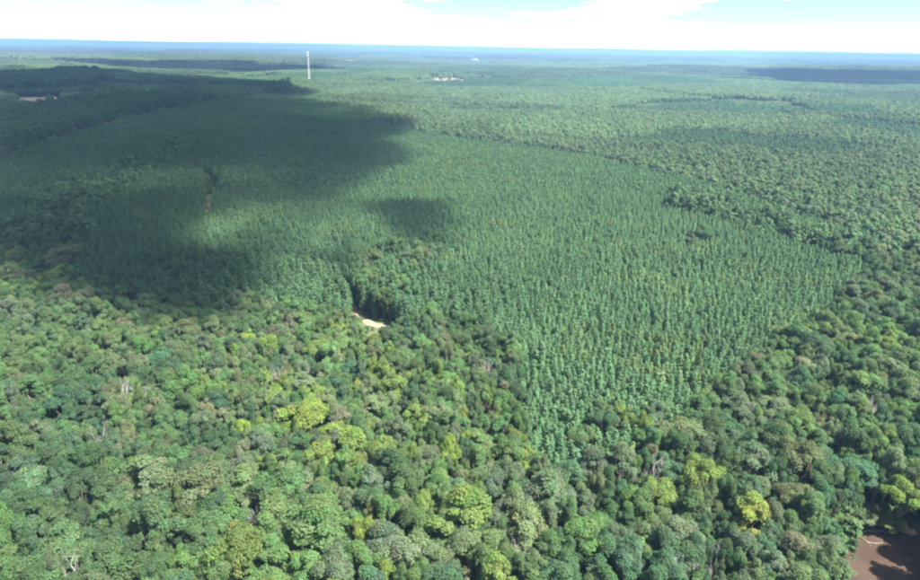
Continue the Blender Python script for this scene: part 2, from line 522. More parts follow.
# wet sand round the bend of the river
BANK = poly([(852, 555), (852, 532), (862, 522), (880, 521), (905, 525), (922, 536), (905, 541), (893, 536), (878, 532), (866, 533), (860, 542)], -1.5)
sheet('sandy_river_bank', BANK, M_MUD, 0.25, step=1.2)
for pts, soil in CLEAR_W:
    sheet('field' if soil == 'field' else 'clearing', pts, {'sand': M_SAND, 'clay': M_CLAY, 'field': M_FIELD}[soil], 1.2)
for tw in TRACKS_W:
    # a smooth ribbon along the run of points
    ts = np.linspace(0, len(tw) - 1, len(tw) * 5)
    i0 = np.clip(ts.astype(int), 0, len(tw) - 2); f = (ts - i0)[:, None]
    c = tw[i0] * (1 - f) + tw[i0 + 1] * f
    for _ in range(3): c[1:-1] = (c[:-2] + c[1:-1] * 2 + c[2:]) / 4
    t = np.gradient(c, axis=0); t /= np.linalg.norm(t, axis=1, keepdims=True); nn = np.stack([-t[:, 1], t[:, 0]], 1)
    wd = (1.9 if tw is not TRACKS_W[2] else 2.0) + 0.35 * np.sin(np.arange(len(c)) * 1.3) + 0.2 * np.sin(np.arange(len(c)) * 3.1)
    V = []; F = []
    for k in range(len(c)):
        for s in (-1, 0, 1):
            q = c[k] + nn[k] * s * wd[k]
            V.append((q[0], q[1], height(q[0:1], q[1:2])[0] + 0.12 + (0.08 if s == 0 else 0)))
    for k in range(len(c) - 1):
        a = 3 * k
        F += [(a, a + 1, a + 4, a + 3), (a + 1, a + 2, a + 5, a + 4)]
    link('dirt_track', mesh_from('dirt_track', V, F, M_TRACK), kind='structure')

# ------------------------------------------------------------------ trees: where each stands
PAL = {  # leaf colours (base colour), and the word for each
    'mid': ((0.076, 0.130, 0.054), 'mid green'), 'fresh': ((0.093, 0.156, 0.058), 'fresh light green'),
    'deep': ((0.057, 0.100, 0.046), 'deep green'), 'olive': ((0.101, 0.130, 0.063), 'dull olive'),
    'grey': ((0.097, 0.136, 0.078), 'greyish green'), 'blue': ((0.064, 0.120, 0.063), 'blue-green'),
    'lime': ((0.125, 0.182, 0.051), 'lime green'), 'yellow': ((0.155, 0.205, 0.049), 'yellow'),
    'gold': ((0.172, 0.212, 0.050), 'golden yellow'), 'tan': ((0.129, 0.138, 0.082), 'tan brown'),
    'bright': ((0.088, 0.156, 0.056), 'bright green'), 'pale': ((0.125, 0.168, 0.083), 'pale green'),
}
# individually placed trees: pixel of the crown's middle, crown radius in pixels, colour, label phrase (used to say where others stand)
MARKS = [
    (305, 420, 21, 'yellow', 'round yellow-green tree left of centre', 'round yellow-green tree glowing left of centre, beside a tan brown crown'),
    (352, 448, 21, 'lime', 'spreading lime-yellow tree', 'spreading lime-yellow tree just right of and below the round yellow-green one'),
    (463, 521, 29, 'lime', 'biggest lime tree at the bottom', 'biggest lime green tree at the bottom, with a broad lumpy crown'),
    (522, 467, 10, 'yellow', 'small round yellow tree', 'small round yellow tree standing alone among dull green crowns'),
    (750, 516, 22, 'gold', 'golden tree near the river', 'golden yellow tree with broad crown, up-left of the river bend'),
    (366, 529, 13, 'yellow', 'small yellow tree near the bottom', 'small yellow tree near the bottom edge, right of a large light green crown'),
    (394, 386, 15, 'lime', 'tall lime tree below the track', 'tall lime green tree below the bend of the sandy track'),
    (413, 414, 16, 'lime', 'leaning lime tree', 'slim lime green tree left of a similar one, right of centre-left'),
    (440, 418, 17, 'pale', 'pale yellowish tree', 'pale yellowish green tree right of the slim lime green ones'),
    (356, 385, 8, 'gold', 'tiny golden tree', 'tiny golden tree up-right of the round yellow-green tree'),
    (317, 350, 12, 'lime', 'lime tree below the pines', 'lime green tree on the edge below the pines, left of the sandy track'),
    (204, 381, 9, 'lime', 'small lime tree at mid-left', 'small lime green tree at mid-left among darker crowns'),
    (703, 478, 19, 'lime', 'lime tree left of the golden one', 'tall lime green tree up-left of the golden tree by the river'),
    (660, 492, 17, 'lime', 'second lime tree left of the golden one', 'broad lime green tree farther left of the golden tree'),
    (806, 331, 8, 'yellow', 'yellow tree at the plantation corner', 'small yellow tree where the right corner of the pine plantation ends'),
    (423, 503, 15, 'lime', 'lime tree beside the biggest lime tree', 'smaller lime green tree just left of the biggest lime tree'),
    (318, 537, 34, 'fresh', 'largest light green tree', 'largest light green tree at the bottom, with a very broad crown'),
    (340, 421, 17, 'tan', 'tan brown tree', 'tan brown tree touching the right side of the round yellow-green tree'),
    (62, 262, 18, 'tan', 'tan tree on the shadow edge', 'tan tree at far left on the edge of the cloud shadow'),
    (205, 492, 25, 'olive', 'broad olive tree at lower left', 'broad dull olive tree at lower left'),
    (795, 545, 16, 'tan', 'tan tree left of the river', 'tan brown low tree on the left bank of the river'),
    (545, 500, 28, 'grey', 'broad grey-green tree at bottom centre', 'broad greyish green tree right of the biggest lime tree'),
    (395, 430, 16, 'grey', 'domed grey-green tree', 'domed greyish green tree between the lime-yellow tree and the pale one'),
    (395, 465, 20, 'deep', 'dark domed tree', 'dark domed tree right of the spreading lime-yellow tree'),
    (870, 508, 15, 'olive', 'olive tree on the sandy bank', 'dull olive tree above the sandy bank of the river'),
    (895, 512, 13, 'lime', 'yellowish shrubby tree on the bank', 'yellowish shrubby tree right of the olive one above the sandy bank'),
    (838, 522, 16, 'bright', 'bright green tree on the bank', 'bright green tree hanging over the left end of the sandy bank'),
    (908, 482, 16, 'lime', 'lime tree at the right edge', 'lime green tree at the right edge above the river'),
    (55, 455, 20, 'deep', 'dark tree at far left', 'dark green tree at far left with a deep gap to its right'),
    (150, 478, 24, 'pale', 'pale crown at lower left', 'pale light green crown in the middle of the lower left'),
    (620, 410, 11, 'lime', 'lime sapling among the pines', 'lime green young tree in the bushy corner of the pines'),
    (643, 420, 9, 'lime', 'second lime sapling among the pines', 'yellow-green young tree right of another in the bushy corner of the pines'),
    (512, 350, 13, 'bright', 'bright tree at the pine edge', 'bright green tree on the left edge of the sunlit pines'),
    (430, 360, 15, 'deep', 'dark tree right of the track', 'dark green tree below and right of the sandy bend'),
    (800, 380, 15, 'blue', 'blue-green tree at right', 'blue-green round tree between the plantation and the right edge'),
    (640, 500, 16, 'bright', 'bright tree at lower centre', 'bright green tree left of the broad lime green tree'),
]
DEAD = [(520, 546, 14, 'bare grey tree with pale branches right of the biggest lime tree'),
        (681, 566, 15, 'whitish bare tree at the bottom edge between centre and river'),
        (425, 553, 13, 'thin bare grey tree near the bottom edge, below the biggest lime tree'),
        (655, 466, 12, 'bare grey tree with upright branches below the bushy corner of the pines'),
        (303, 364, 9, 'small bare pale tree between lime trees, up-left of the tiny golden tree'),
        (123, 387, 10, 'bare greyish tree at mid-left'),
        (280, 373, 9, 'bare pale tree left of another bare tree above the round yellow-green tree'),
        (75, 566, 15, 'bare grey tree near the bottom left corner'),
        (488, 363, 8, 'bare whitish tree just left of the sunlit pines'),
        (877, 408, 13, 'bare brownish grey tree near the right edge'),
        (880, 487, 9, 'small bare tree up from the sandy river bank'),
        (406, 362, 8, 'slim bare tree below the sandy bend'),
        (100, 432, 10, 'bare pinkish grey tree left of the pale crown at lower left'),
        (258, 512, 10, 'bare grey tree above and left of the largest light green tree'),
        (715, 552, 10, 'bare grey tree down-left of the golden tree'),
        (808, 335, 6, 'thin bare tree beside the plantation corner')]

def wedge(x, y, ang=50, side=45, near=-25):
    """the part of the plan that this view and one a step aside can see"""
    return (y > near) & (np.abs(x) < side + np.tan(R(ang)) * np.maximum(y + 20, 0))

trees = []          # dicts: x y r(crown radius) h colour
cell = {}
def fits(x, y, r, k):
    ci, cj = int(x // 14), int(y // 14)
    for i in (ci - 1, ci, ci + 1):
        for j in (cj - 1, cj, cj + 1):
            for t in cell.get((i, j), ()):
                if (t['x'] - x) ** 2 + (t['y'] - y) ** 2 < (k * (t['r'] + r)) ** 2: return False
    return True
def put(t):
    cell.setdefault((int(t['x'] // 14), int(t['y'] // 14)), []).append(t); trees.append(t)

def crown_place(px, py, rpx, hz):
    p = ground(px, py, hz)
    dep = pixel([[p[0], p[1], hz]])[2][0]
    return p, rpx * dep / FPX

for (px, py, rpx, c, short, lab) in MARKS:
    low = 'bank' in short and px > 800
    p, r = crown_place(px, py, rpx, 4.5 if low else 14)
    put(dict(x=p[0], y=p[1], r=r, h=float(6.5 if low else np.clip(12.5 + 1.3 * r, 14, 22)), c=c, label=lab, short=short, px=px, py=py, kind='leaf'))
for (px, py, rpx, lab) in DEAD:
    low = px > 860 and py > 480
    p, r = crown_place(px, py - (6 if low else 0), rpx, 5 if low else 15)
    put(dict(x=p[0], y=p[1], r=r * 0.9, h=8.0 if low else float(np.clip(16 + r, 17, 23)), c='bare', label=lab, px=px, py=py, kind='bare'))

for (px, py, rr, hh) in ((946, 546, 4.6, 21), (949, 566, 4.2, 19), (953, 590, 4.8, 22), (957, 622, 4.4, 20), (930, 528, 3.6, 15), (963, 660, 4.6, 21)):
    p = ground(px, py, -0.5); put(dict(x=p[0], y=p[1], r=rr, h=float(hh), c='deep', kind='leaf'))
NEAR = 430.0
# small glades kept low beside the bends of the track
GLADES = [poly([(352, 307), (356, 308), (366, 316), (388, 322), (402, 334), (404, 360), (366, 366), (350, 346), (348, 320)], 0),
          poly([(205, 196), (214, 193), (222, 190), (223, 195), (214, 202), (212, 228), (205, 228)], 0)]
in_strip = lambda x, y: np.any([inside(s[0], x, y) & (vnoise(x / 9 + 31, y / 9) < s[1]) for s in STRIPS], axis=0)
def pine_land(x, y):
    return inside(PINES, x + 8 * (vnoise(x / 30, y / 30) - 0.5), y + 8 * (vnoise(x / 30 + 9, y / 30) - 0.5)) & ~in_strip(x, y)
def open_land(x, y, m=0.0, glade=True):
    r = inside(RIVER, x, y) | (dist_poly(RIVER, x, y) < 2.0 + m)
    for t in TRACKS_W: r |= dist_poly(t, x, y, False) < 0.5 + (3.0 if t is TRACKS_W[0] else 0.2 if t is TRACKS_W[1] else 1.6) + m * 0.6
    for pg, s in CLEAR_W: r |= inside(pg, x, y) & (vnoise(x * 0.9 + 50, y * 0.9) > np.where(y > 1900, 0.15, 0.08))
    r |= dist_poly(CUT, x, y, False) < 7.0
    if glade:
        for g in GLADES: r |= inside(g, x, y)
    return r

nc = 40000
BELT = poly([(180, 345), (330, 325), (470, 345), (520, 420), (560, 590), (230, 600), (240, 450)], 14)
d = NEAR * np.sqrt(rng.random(nc)); a = R(52) * (2 * rng.random(nc) - 1)
cx = d * np.sin(a) * 1.05; cyy = d * np.cos(a) - 24
ok = wedge(cx, cyy, 48) & ~(inside(BANK, cx, cyy)) & ~pine_land(cx, cyy) & ~open_land(cx, cyy, 2.5)
cx = cx[ok]; cyy = cyy[ok]
big = fbm(cx / 55, cyy / 55, 3)
hue = fbm(cx / 38 + 40, cyy / 38, 3)
nsz = len(cx)
belt = inside(BELT, cx, cyy)
for k in range(nsz):
    q = k / nsz
    r = (rng.uniform(4.0, 6.0) if q < 0.05 else rng.uniform(2.9, 4.6) if q < 0.35 else rng.uniform(2.0, 3.4)) * (0.80 + 0.5 * (big[k] - 0.25))
    if fits(cx[k], cyy[k], r, 0.56 if q < 0.35 else 0.52):
        u = rng.random(); hk = hue[k]
        if belt[k]: c = rng.choice(['fresh', 'lime', 'pale', 'mid', 'grey', 'olive', 'bright', 'blue', 'yellow'], p=[.26, .13, .14, .17, .10, .07, .06, .05, .02])
        elif hk > 0.60: c = rng.choice(['fresh', 'bright', 'mid', 'pale', 'lime'], p=[.34, .2, .3, .1, .06])
        elif hk < 0.42: c = rng.choice(['deep', 'blue', 'mid', 'grey', 'olive'], p=[.3, .22, .26, .12, .10])
        else: c = rng.choice(['mid', 'fresh', 'deep', 'grey', 'olive', 'blue', 'bright', 'tan'], p=[.34, .17, .13, .11, .08, .09, .06, .02])
        put(dict(x=cx[k], y=cyy[k], r=r, h=float(12.5 + 1.1 * r + rng.uniform(-3.0, 2.6)), c=str(c), kind='leaf'))

# pines of the plantation, in rows
def pine_rows():
    mn = PINES.min(0); mxx = PINES.max(0)
    th = R(-17); row, gap = 2.45, 2.05
    ctr = (mn + mxx) / 2; span = np.linalg.norm(mxx - mn) / 2
    u = np.arange(-span, span, row); v = np.arange(-span, span, gap)
    U, Vv = np.meshgrid(u, v); U = U.ravel(); Vv = Vv.ravel()
    U = U + rng.normal(0, 0.7, U.size); Vv = Vv + rng.normal(0, 0.7, U.size)
    x = ctr[0] + U * math.cos(th) - Vv * math.sin(th); y = ctr[1] + U * math.sin(th) + Vv * math.cos(th)
    m = (y > 60) & (np.hypot(x, y) < 1900) & wedge(x, y, 44)
    x = x[m]; y = y[m]
    m = pine_land(x, y) & ~open_land(x, y, 1.0) & (rng.random(x.size) < 0.95)
    return x[m], y[m]
px_, py_ = pine_rows()
keep = np.array([fits(x, y, 1.5, 0.66) if (x * x + y * y) < (NEAR + 60) ** 2 else True for x, y in zip(px_, py_)], bool)
px_, py_ = px_[keep], py_[keep]
# a scatter of taller, older pines on the near edge of the plantation
OLD = poly([(90, 262), (200, 250), (330, 250), (430, 268), (500, 310), (500, 340), (440, 332), (340, 330), (230, 330), (130, 300)], 12)
old = inside(OLD, px_, py_) & (rng.random(px_.size) < 0.30)
ph = np.where(old, rng.uniform(14.5, 18, px_.size), rng.uniform(11.2, 14.6, px_.size) * (0.85 + 0.32 * fbm(px_ / 60, py_ / 60, 2)))
pwid = np.where(old, rng.uniform(1.15, 1.5, px_.size), rng.uniform(0.82, 1.10, px_.size))

# ------------------------------------------------------------------ tree shapes
BL_HI = [broadleaf(100 + k, 8000, 0.27, three=True, conical=(k % 3) * 0.5, lobes=11 + k % 5, flat=(1.0, 0.8, 1.2)[k % 3]) for k in range(14)]
BL_MID = [broadleaf(200 + k, 1000, 0.52, conical=(k % 3) * 0.5, lobes=10 + k % 4) for k in range(6)]
BL_LOW = [broadleaf(300 + k, 190, 1.15, lobes=6) for k in range(5)]
PN_HI = [pine(400 + k, 24, 11, 0.31) for k in range(8)]
PN_MID = [pine(450 + k, 11, 7, 0.66) for k in range(4)]
BARE = [bare(500 + k) for k in range(4)]
for cm, tm in BL_HI + PN_HI: cm.materials.append(M_LEAF_T)

def tinted(c, jit=0.10):
    b = np.array(PAL[c][0]) * (1 + rng.normal(0, jit)) * (1 + rng.normal(0, 0.5 * jit, 3))
    return np.clip(b, 0.012, 0.5)

def make_tree(name, cm, tm, x, y, r_scale, z_scale, colour, label, cat, group):
    z = float(height(np.array([x]), np.array([y]))[0])
    e = bpy.data.objects.new(name, None); COL.objects.link(e)
    e.empty_display_size = 1
    e.location = (x, y, z); e.rotation_euler = (0, 0, random.uniform(0, 6.28)); e.scale = (r_scale, r_scale * random.uniform(0.9, 1.1), z_scale)
    e['label'] = label; e['category'] = cat; e['group'] = group
    a = link('trunk', tm, e); b = link('crown', cm, e)
    if colour is not None: b.color = (*colour, 1)
    return e

# ---- which trees show largest: those 300 are things, the rest is forest
TX = np.array([t['x'] for t in trees]); TY = np.array([t['y'] for t in trees]); TR = np.array([t['r'] for t in trees]); TH = np.array([t['h'] for t in trees])
TZ = height(TX, TY)
qx, qy, qd = pixel(np.stack([TX, TY, TZ + TH * 0.78], 1))
show = np.where((qx > -4) & (qx < PW + 4) & (qy < PH + 12), TR * FPX / np.maximum(qd, 1), 0)
for k, t in enumerate(trees): t['qx'], t['qy'], t['show'], t['z'] = qx[k], qy[k], show[k], TZ[k]
named = [t for t in trees if 'label' in t]
rest = sorted([t for t in trees if 'label' not in t and t['show'] > 0], key=lambda t: -t['show'])
chosen = rest[:300 - len([t for t in named if t['kind'] == 'leaf'])]
picked = set(id(t) for t in named + chosen)

# say which one: counted from the nearest landmark tree, in one of eight directions
ORD = ['nearest', 'second', 'third', 'fourth', 'fifth', 'sixth', 'seventh', 'eighth', 'ninth', 'tenth', 'eleventh', 'twelfth', 'thirteenth', 'fourteenth', 'fifteenth', 'sixteenth']
DIRS = ['right', 'down-right', 'down', 'down-left', 'left', 'up-left', 'up', 'up-right']
ALL_MARKS = [(m[0], m[1], m[4]) for m in MARKS] + [(880, 550, 'river bend'), (75, 566, 'bare tree near bottom left'), (520, 546, 'bare tree right of biggest lime tree'),
             (681, 566, 'whitish bare tree at bottom edge'), (10, 575, 'bottom left corner'), (600, 575, 'bottom edge right of centre'), (905, 440, 'right edge halfway down'),
             (10, 400, 'left edge halfway down'), (150, 575, 'bottom edge at far left'), (260, 470, 'gap up-left of largest light green tree')]
slots = {}
for t in chosen:
    best = min(range(len(ALL_MARKS)), key=lambda i: math.hypot(ALL_MARKS[i][0] - t['qx'], ALL_MARKS[i][1] - t['qy']))
    mxx, myy, _ = ALL_MARKS[best]
    k = int(round(math.degrees(math.atan2(t['qy'] - myy, t['qx'] - mxx)) / 45)) % 8
    slots.setdefault((best, k), []).append((math.hypot(mxx - t['qx'], myy - t['qy']), t))
for (b, k), lst in slots.items():
    lst.sort(key=lambda q: q[0])
    for i, (_, t) in enumerate(lst):
        size = 'broad' if t['show'] > 23 else 'small' if t['show'] < 15 else 'rounded'
        word = PAL[t['c']][1]
        dr = DIRS[k]
        where = dr + ' from the ' + ALL_MARKS[b][2]
        t['label'] = f"{size} {word} tree, {ORD[min(i, 15)]} {where}"

GROUP_T = 'broadleaf trees of the foreground forest'
for t in named + chosen:
    if t['kind'] == 'bare':
        cm, tm = BARE[rng.integers(len(BARE))]
        make_tree('bare_tree', cm, tm, t['x'], t['y'], max(0.55, t['r'] / 4.6), t['h'] / 17, None, t['label'], 'bare tree', 'leafless trees among the green crowns')
    else:
        cm, tm = BL_HI[rng.integers(len(BL_HI))]
        make_tree('broadleaf_tree', cm, tm, t['x'], t['y'], t['r'] / 4.7, t['h'] / 17.2, tinted(t['c'], 0.03 if 'short' in t else 0.08), t['label'], 'tree', GROUP_T)

# ---- pines: the 300 largest in view are things
pz = height(px_, py_)
qx, qy, qd = pixel(np.stack([px_, py_, pz + ph * 0.7], 1))
vis = np.where((qx > 0) & (qx < PW) & (qy < PH), (pwid * ph) / np.maximum(qd, 1), 0)
order = np.argsort(-vis)[:300]
PINE_C = np.array([0.087, 0.162, 0.076])
is_thing = np.zeros(px_.size, bool); is_thing[order] = True
plabel = {}
for k in order:
    best = min(range(len(ALL_MARKS)), key=lambda i: math.hypot(ALL_MARKS[i][0] - qx[k], ALL_MARKS[i][1] - qy[k]))
    dq = math.hypot(ALL_MARKS[best][0] - qx[k], ALL_MARKS[best][1] - qy[k])
    kk = int(round(math.degrees(math.atan2(qy[k] - ALL_MARKS[best][1], qx[k] - ALL_MARKS[best][0])) / 45)) % 8
    old_ = 'tall blue-green pine' if old[k] else 'slender plantation pine'
    ring = 'just' if dq < 28 else 'somewhat' if dq < 55 else 'well' if dq < 90 else 'far'
    plabel[k] = f"{old_}, {ring} {DIRS[kk]} from the {ALL_MARKS[best][2]}"
for k in order:
    cm, tm = PN_HI[rng.integers(len(PN_HI))]
    make_tree('pine_tree', cm, tm, float(px_[k]), float(py_[k]), float(pwid[k]), float(ph[k] / 14), np.clip(PINE_C * (0.85 if old[k] else 1.0) * (1 + rng.normal(0, 0.10)) * (1 + rng.normal(0, 0.04, 3)), 0.01, 0.4),
              plabel[k], 'pine', 'pines: ' + plabel[k])

# ------------------------------------------------------------------ the rest of the forest (uncountable): points carrying tree shapes
def scatter(name, label, shapes, X, Y, Z, SX, SZ, T, leaf, cat='forest', rot=True):
    """one object: a tree shape on every point"""
    lib = bpy.data.collections.new(name + '_shapes')
    for k, meshes in enumerate(shapes):
        # crown and trunk of one shape joined into a single mesh
        cm, tm = meshes
        o = bpy.data.objects.new(f'{name}_shape_{k:02d}', cm if tm is None else join(cm, tm))
        for s, m in zip(o.material_slots, (leaf, M_BARK)): s.link = 'OBJECT'; s.material = m
        lib.objects.link(o)
    me = bpy.data.meshes.new(name)
    n = len(X)
    me.vertices.add(n); me.vertices.foreach_set('co', np.stack([X, Y, Z], 1).ravel().astype(np.float32))
    def at(nm, tp, arr, key):
        q = me.attributes.new(nm, tp, 'POINT'); q.data.foreach_set(key, np.ascontiguousarray(arr).ravel())
    at('siz', 'FLOAT_VECTOR', np.stack([SX, SX, SZ], 1).astype(np.float32), 'vector')
    ang = rng.uniform(0, 6.283, n) if rot else np.zeros(n)
    at('turn', 'FLOAT_VECTOR', np.stack([np.zeros(n), np.zeros(n), ang], 1).astype(np.float32), 'vector')
    at('pick', 'INT', rng.integers(0, len(shapes), n).astype(np.int32), 'value')
    at('tint', 'FLOAT_COLOR', np.concatenate([T, np.ones((n, 1))], 1).astype(np.float32), 'color')
    o = link(name, me, kind='stuff', label=label, category=cat)
    ng = bpy.data.node_groups.new(name, 'GeometryNodeTree')
    ng.interface.new_socket('Geometry', in_out='INPUT', socket_type='NodeSocketGeometry')
    ng.interface.new_socket('Geometry', in_out='OUTPUT', socket_type='NodeSocketGeometry')
    n_ = ng.nodes.new; l_ = ng.links.new
    gi = n_('NodeGroupInput'); go = n_('NodeGroupOutput')
    m2p = n_('GeometryNodeMeshToPoints')
    iop = n_('GeometryNodeInstanceOnPoints')
    ci = n_('GeometryNodeCollectionInfo'); ci.inputs['Collection'].default_value = lib
    ci.inputs['Separate Children'].default_value = True; ci.inputs['Reset Children'].default_value = True
    def na(nm, tp):
        q = n_('GeometryNodeInputNamedAttribute'); q.data_type = tp; q.inputs['Name'].default_value = nm
        return q.outputs['Attribute']
    l_(gi.outputs[0], m2p.inputs[0]); l_(m2p.outputs[0], iop.inputs['Points'])
    l_(ci.outputs[0], iop.inputs['Instance'])
    iop.inputs['Pick Instance'].default_value = True
    l_(na('pick', 'INT'), iop.inputs['Instance Index'])
    e2r = n_('FunctionNodeEulerToRotation')
    l_(na('turn', 'FLOAT_VECTOR'), e2r.inputs[0]); l_(e2r.outputs[0], iop.inputs['Rotation'])
    l_(na('siz', 'FLOAT_VECTOR'), iop.inputs['Scale'])
    l_(iop.outputs[0], go.inputs[0])
    md = o.modifiers.new('trees', 'NODES'); md.node_group = ng
    return o

_joined = {}
def join(cm, tm):
    key = (cm.name, tm.name)
    if key in _joined: return _joined[key]
    def arr(me):
        v = np.empty(len(me.vertices) * 3); me.vertices.foreach_get('co', v)
        return v.reshape(-1, 3)
    va = arr(cm); vb = arr(tm)
    fa = [tuple(p.vertices) for p in cm.polygons]; fb = [tuple(i + len(va) for i in p.vertices) for p in tm.polygons]
    me = mesh_from('tree_shape', np.concatenate([va, vb]), fa + fb)
    me.materials.append(M_LEAF_S); me.materials.append(M_BARK)
    me.polygons.foreach_set('material_index', [0] * len(fa) + [1] * len(fb))
    c = np.ones((len(va) + len(vb), 4), np.float32); q = np.empty(len(va) * 4, np.float32)
    cm.attributes['leaf'].data.foreach_get('color', q); c[:len(va)] = q.reshape(-1, 4)
    me.attributes.new('leaf', 'FLOAT_COLOR', 'POINT').data.foreach_set('color', c.ravel())
    _joined[key] = me
    return me

# rest of the near broadleaf trees
rb = [t for t in trees if id(t) not in picked and t['kind'] == 'leaf']
scatter('broadleaf_forest', 'unbroken green broadleaf canopy around the pine plantation', BL_HI,
        np.array([t['x'] for t in rb]), np.array([t['y'] for t in rb]), np.array([t['z'] for t in rb]),
        np.array([t['r'] for t in rb]) / 4.7, np.array([t['h'] for t in rb]) / 17.2, np.array([tinted(t['c']) for t in rb]), M_LEAF_S)

# undergrowth that fills the gaps under the near trees
nu = 12000
d = NEAR * np.sqrt(rng.random(nu)); a = R(52) * (2 * rng.random(nu) - 1)
ux = d * np.sin(a) * 1.05; uy = d * np.cos(a) - 24
gl = np.any([inside(g, ux, uy) for g in GLADES], axis=0)
ok = wedge(ux, uy, 48) & ~inside(BANK, ux, uy) & ~open_land(ux, uy, -1.6, False) & (gl | ~pine_land(ux, uy)) & np.all([dist_poly(t, ux, uy, False) > 3.0 for t in TRACKS_W], axis=0)
ux, uy, gl = ux[ok], uy[ok], gl[ok]; n = ux.size
ut = np.array([tinted(c) for c in rng.choice(['mid', 'fresh', 'deep', 'bright', 'olive'], n, p=[.4, .2, .2, .12, .08])])
scatter('undergrowth', 'low green bushes under and between the foreground trees', BL_MID, ux, uy, height(ux, uy) - np.where(gl, 0.8, 1.6), rng.uniform(0.4, 0.75, n) * np.where(gl, 0.4, 1), rng.uniform(0.3, 0.72, n) * np.where(gl, 0.3, 1), ut, M_LEAF_S, cat='undergrowth')

# rest of the plantation
dist = np.hypot(px_, py_)
pt = PINE_C * (1 + rng.normal(0, 0.10, (px_.size, 1))) * (1 + rng.normal(0, 0.04, (px_.size, 3)))
pt *= (0.86 + 0.28 * fbm(px_ / 45, py_ / 45, 3))[:, None]
warm = (fbm(px_ / 25 + 77, py_ / 25, 3) > 0.60) & (rng.random(px_.size) < 0.4)
pt[warm] *= np.array([1.3, 1.08, 0.92])
pt[old] *= 0.85
for nm, lab, lo, hi, shp in (('pine_plantation', 'dense blue-green pine plantation in the middle of the photo', 0, 520, PN_HI), ('far_pine_plantation', 'far part of the pine plantation, under the cloud shadow', 520, 9000, PN_MID)):
    m = (dist >= lo) & (dist < hi) & ~is_thing
    scatter(nm, lab, shp, px_[m], py_[m], pz[m], pwid[m] * (1 if lo == 0 else 1.05), ph[m] / 14, pt[m], M_LEAF_S)

# middle and far woods
def band(lo, hi, gap):
    half = hi * math.tan(R(42)) + 60
    xs = np.arange(-half, half, gap); ys = np.arange(lo * 0.6, hi, gap * 0.9)
    X, Y = np.meshgrid(xs, ys); X = X + (np.arange(len(ys)) % 2)[:, None] * gap / 2
    X = (X + rng.uniform(-0.42, 0.42, X.shape) * gap).ravel(); Y = (Y + rng.uniform(-0.42, 0.42, X.shape[0] if False else Y.shape) * gap).ravel()
    dd = np.hypot(X, Y)
    m = (dd >= lo) & (dd < hi) & wedge(X, Y, 42)
    X, Y = X[m], Y[m]
    m = ~pine_land(X, Y) & ~open_land(X, Y, 2)
    return X[m], Y[m]

def stand(X, Y, size):
    """which stand of wood a place belongs to: two random numbers that change from stand to stand"""
    x = X / size + 0.8 * (fbm(X / size * 1.7, Y / size * 1.7, 3) - 0.5); y = Y / size + 0.8 * (fbm(X / size * 1.7 + 40, Y / size * 1.7, 3) - 0.5)
    xi = np.floor(x).astype(int); yi = np.floor(y).astype(int)
    bd = np.full(X.shape, 9.0); a = np.zeros(X.shape); b = np.zeros(X.shape)
    for dx in (-1, 0, 1):
        for dy in (-1, 0, 1):
            u, v = (xi + dx) & 255, (yi + dy) & 255
            d = (xi + dx + _lat[u, v] - x) ** 2 + (yi + dy + _lat[v, u] - y) ** 2
            m = d < bd
            bd = np.where(m, d, bd); a = np.where(m, _lat[u, (v * 7 + 3) & 255], a); b = np.where(m, _lat[(u * 5 + 11) & 255, v], b)
    return a, b

def wood_tint(X, Y, jit=0.06):
    n = X.size
    cols = ['mid', 'fresh', 'deep', 'grey', 'olive', 'blue', 'bright', 'pale', 'tan']
    P = np.array([PAL[c][0] for c in cols])
    k = rng.choice(len(cols), n, p=[.32, .17, .08, .16, .14, .04, .02, .06, .01])
    a, b = stand(X, Y, np.where(np.hypot(X, Y) > 1300, 1.0, 0.62) * 300)
    T = P[k] * 0.6 + P.mean(0) * 0.4
    T = T * (1 + rng.normal(0, jit, (n, 1))) * (0.92 + 0.60 * a)[:, None] * (0.85 + 0.3 * fbm(X / 90, Y / 90, 3))[:, None]
    pn = b > 0.72                                            # stands of pine here and there
    T[pn] = (PINE_C * (0.72 + 0.45 * a[:, None]) * (1 + rng.normal(0, jit * 0.6, (n, 1))))[pn]
    return np.clip(T * np.array([0.88, 0.92, 0.96]), 0.012, 0.4), pn, a

X, Y = band(NEAR, 1300, 5.5)
T, pn, sa = wood_tint(X, Y); n = X.size
st_ = in_strip(X, Y) & inside(PINES, X, Y)
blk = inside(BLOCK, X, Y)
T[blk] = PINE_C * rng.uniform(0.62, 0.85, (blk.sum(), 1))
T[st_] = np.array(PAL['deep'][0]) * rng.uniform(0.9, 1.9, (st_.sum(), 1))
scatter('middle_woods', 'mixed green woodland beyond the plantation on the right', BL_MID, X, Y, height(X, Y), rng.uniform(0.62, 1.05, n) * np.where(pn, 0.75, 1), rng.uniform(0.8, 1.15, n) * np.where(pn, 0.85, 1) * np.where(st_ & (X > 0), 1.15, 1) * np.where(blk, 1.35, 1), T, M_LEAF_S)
X, Y = band(1300, 3600, 6.8)
T, pn, sa = wood_tint(X, Y, 0.06); n = X.size
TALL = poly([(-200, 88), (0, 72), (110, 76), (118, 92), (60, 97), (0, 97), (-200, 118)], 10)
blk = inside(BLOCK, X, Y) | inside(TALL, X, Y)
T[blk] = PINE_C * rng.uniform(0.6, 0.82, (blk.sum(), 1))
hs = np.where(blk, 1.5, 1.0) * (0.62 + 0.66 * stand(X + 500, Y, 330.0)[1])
scatter('distant_woods', 'hazy woodland stretching away below the horizon', BL_LOW, X, Y, height(X, Y), rng.uniform(0.9, 1.25, n), rng.uniform(0.92, 1.08, n) * hs, T, M_LEAF_S)

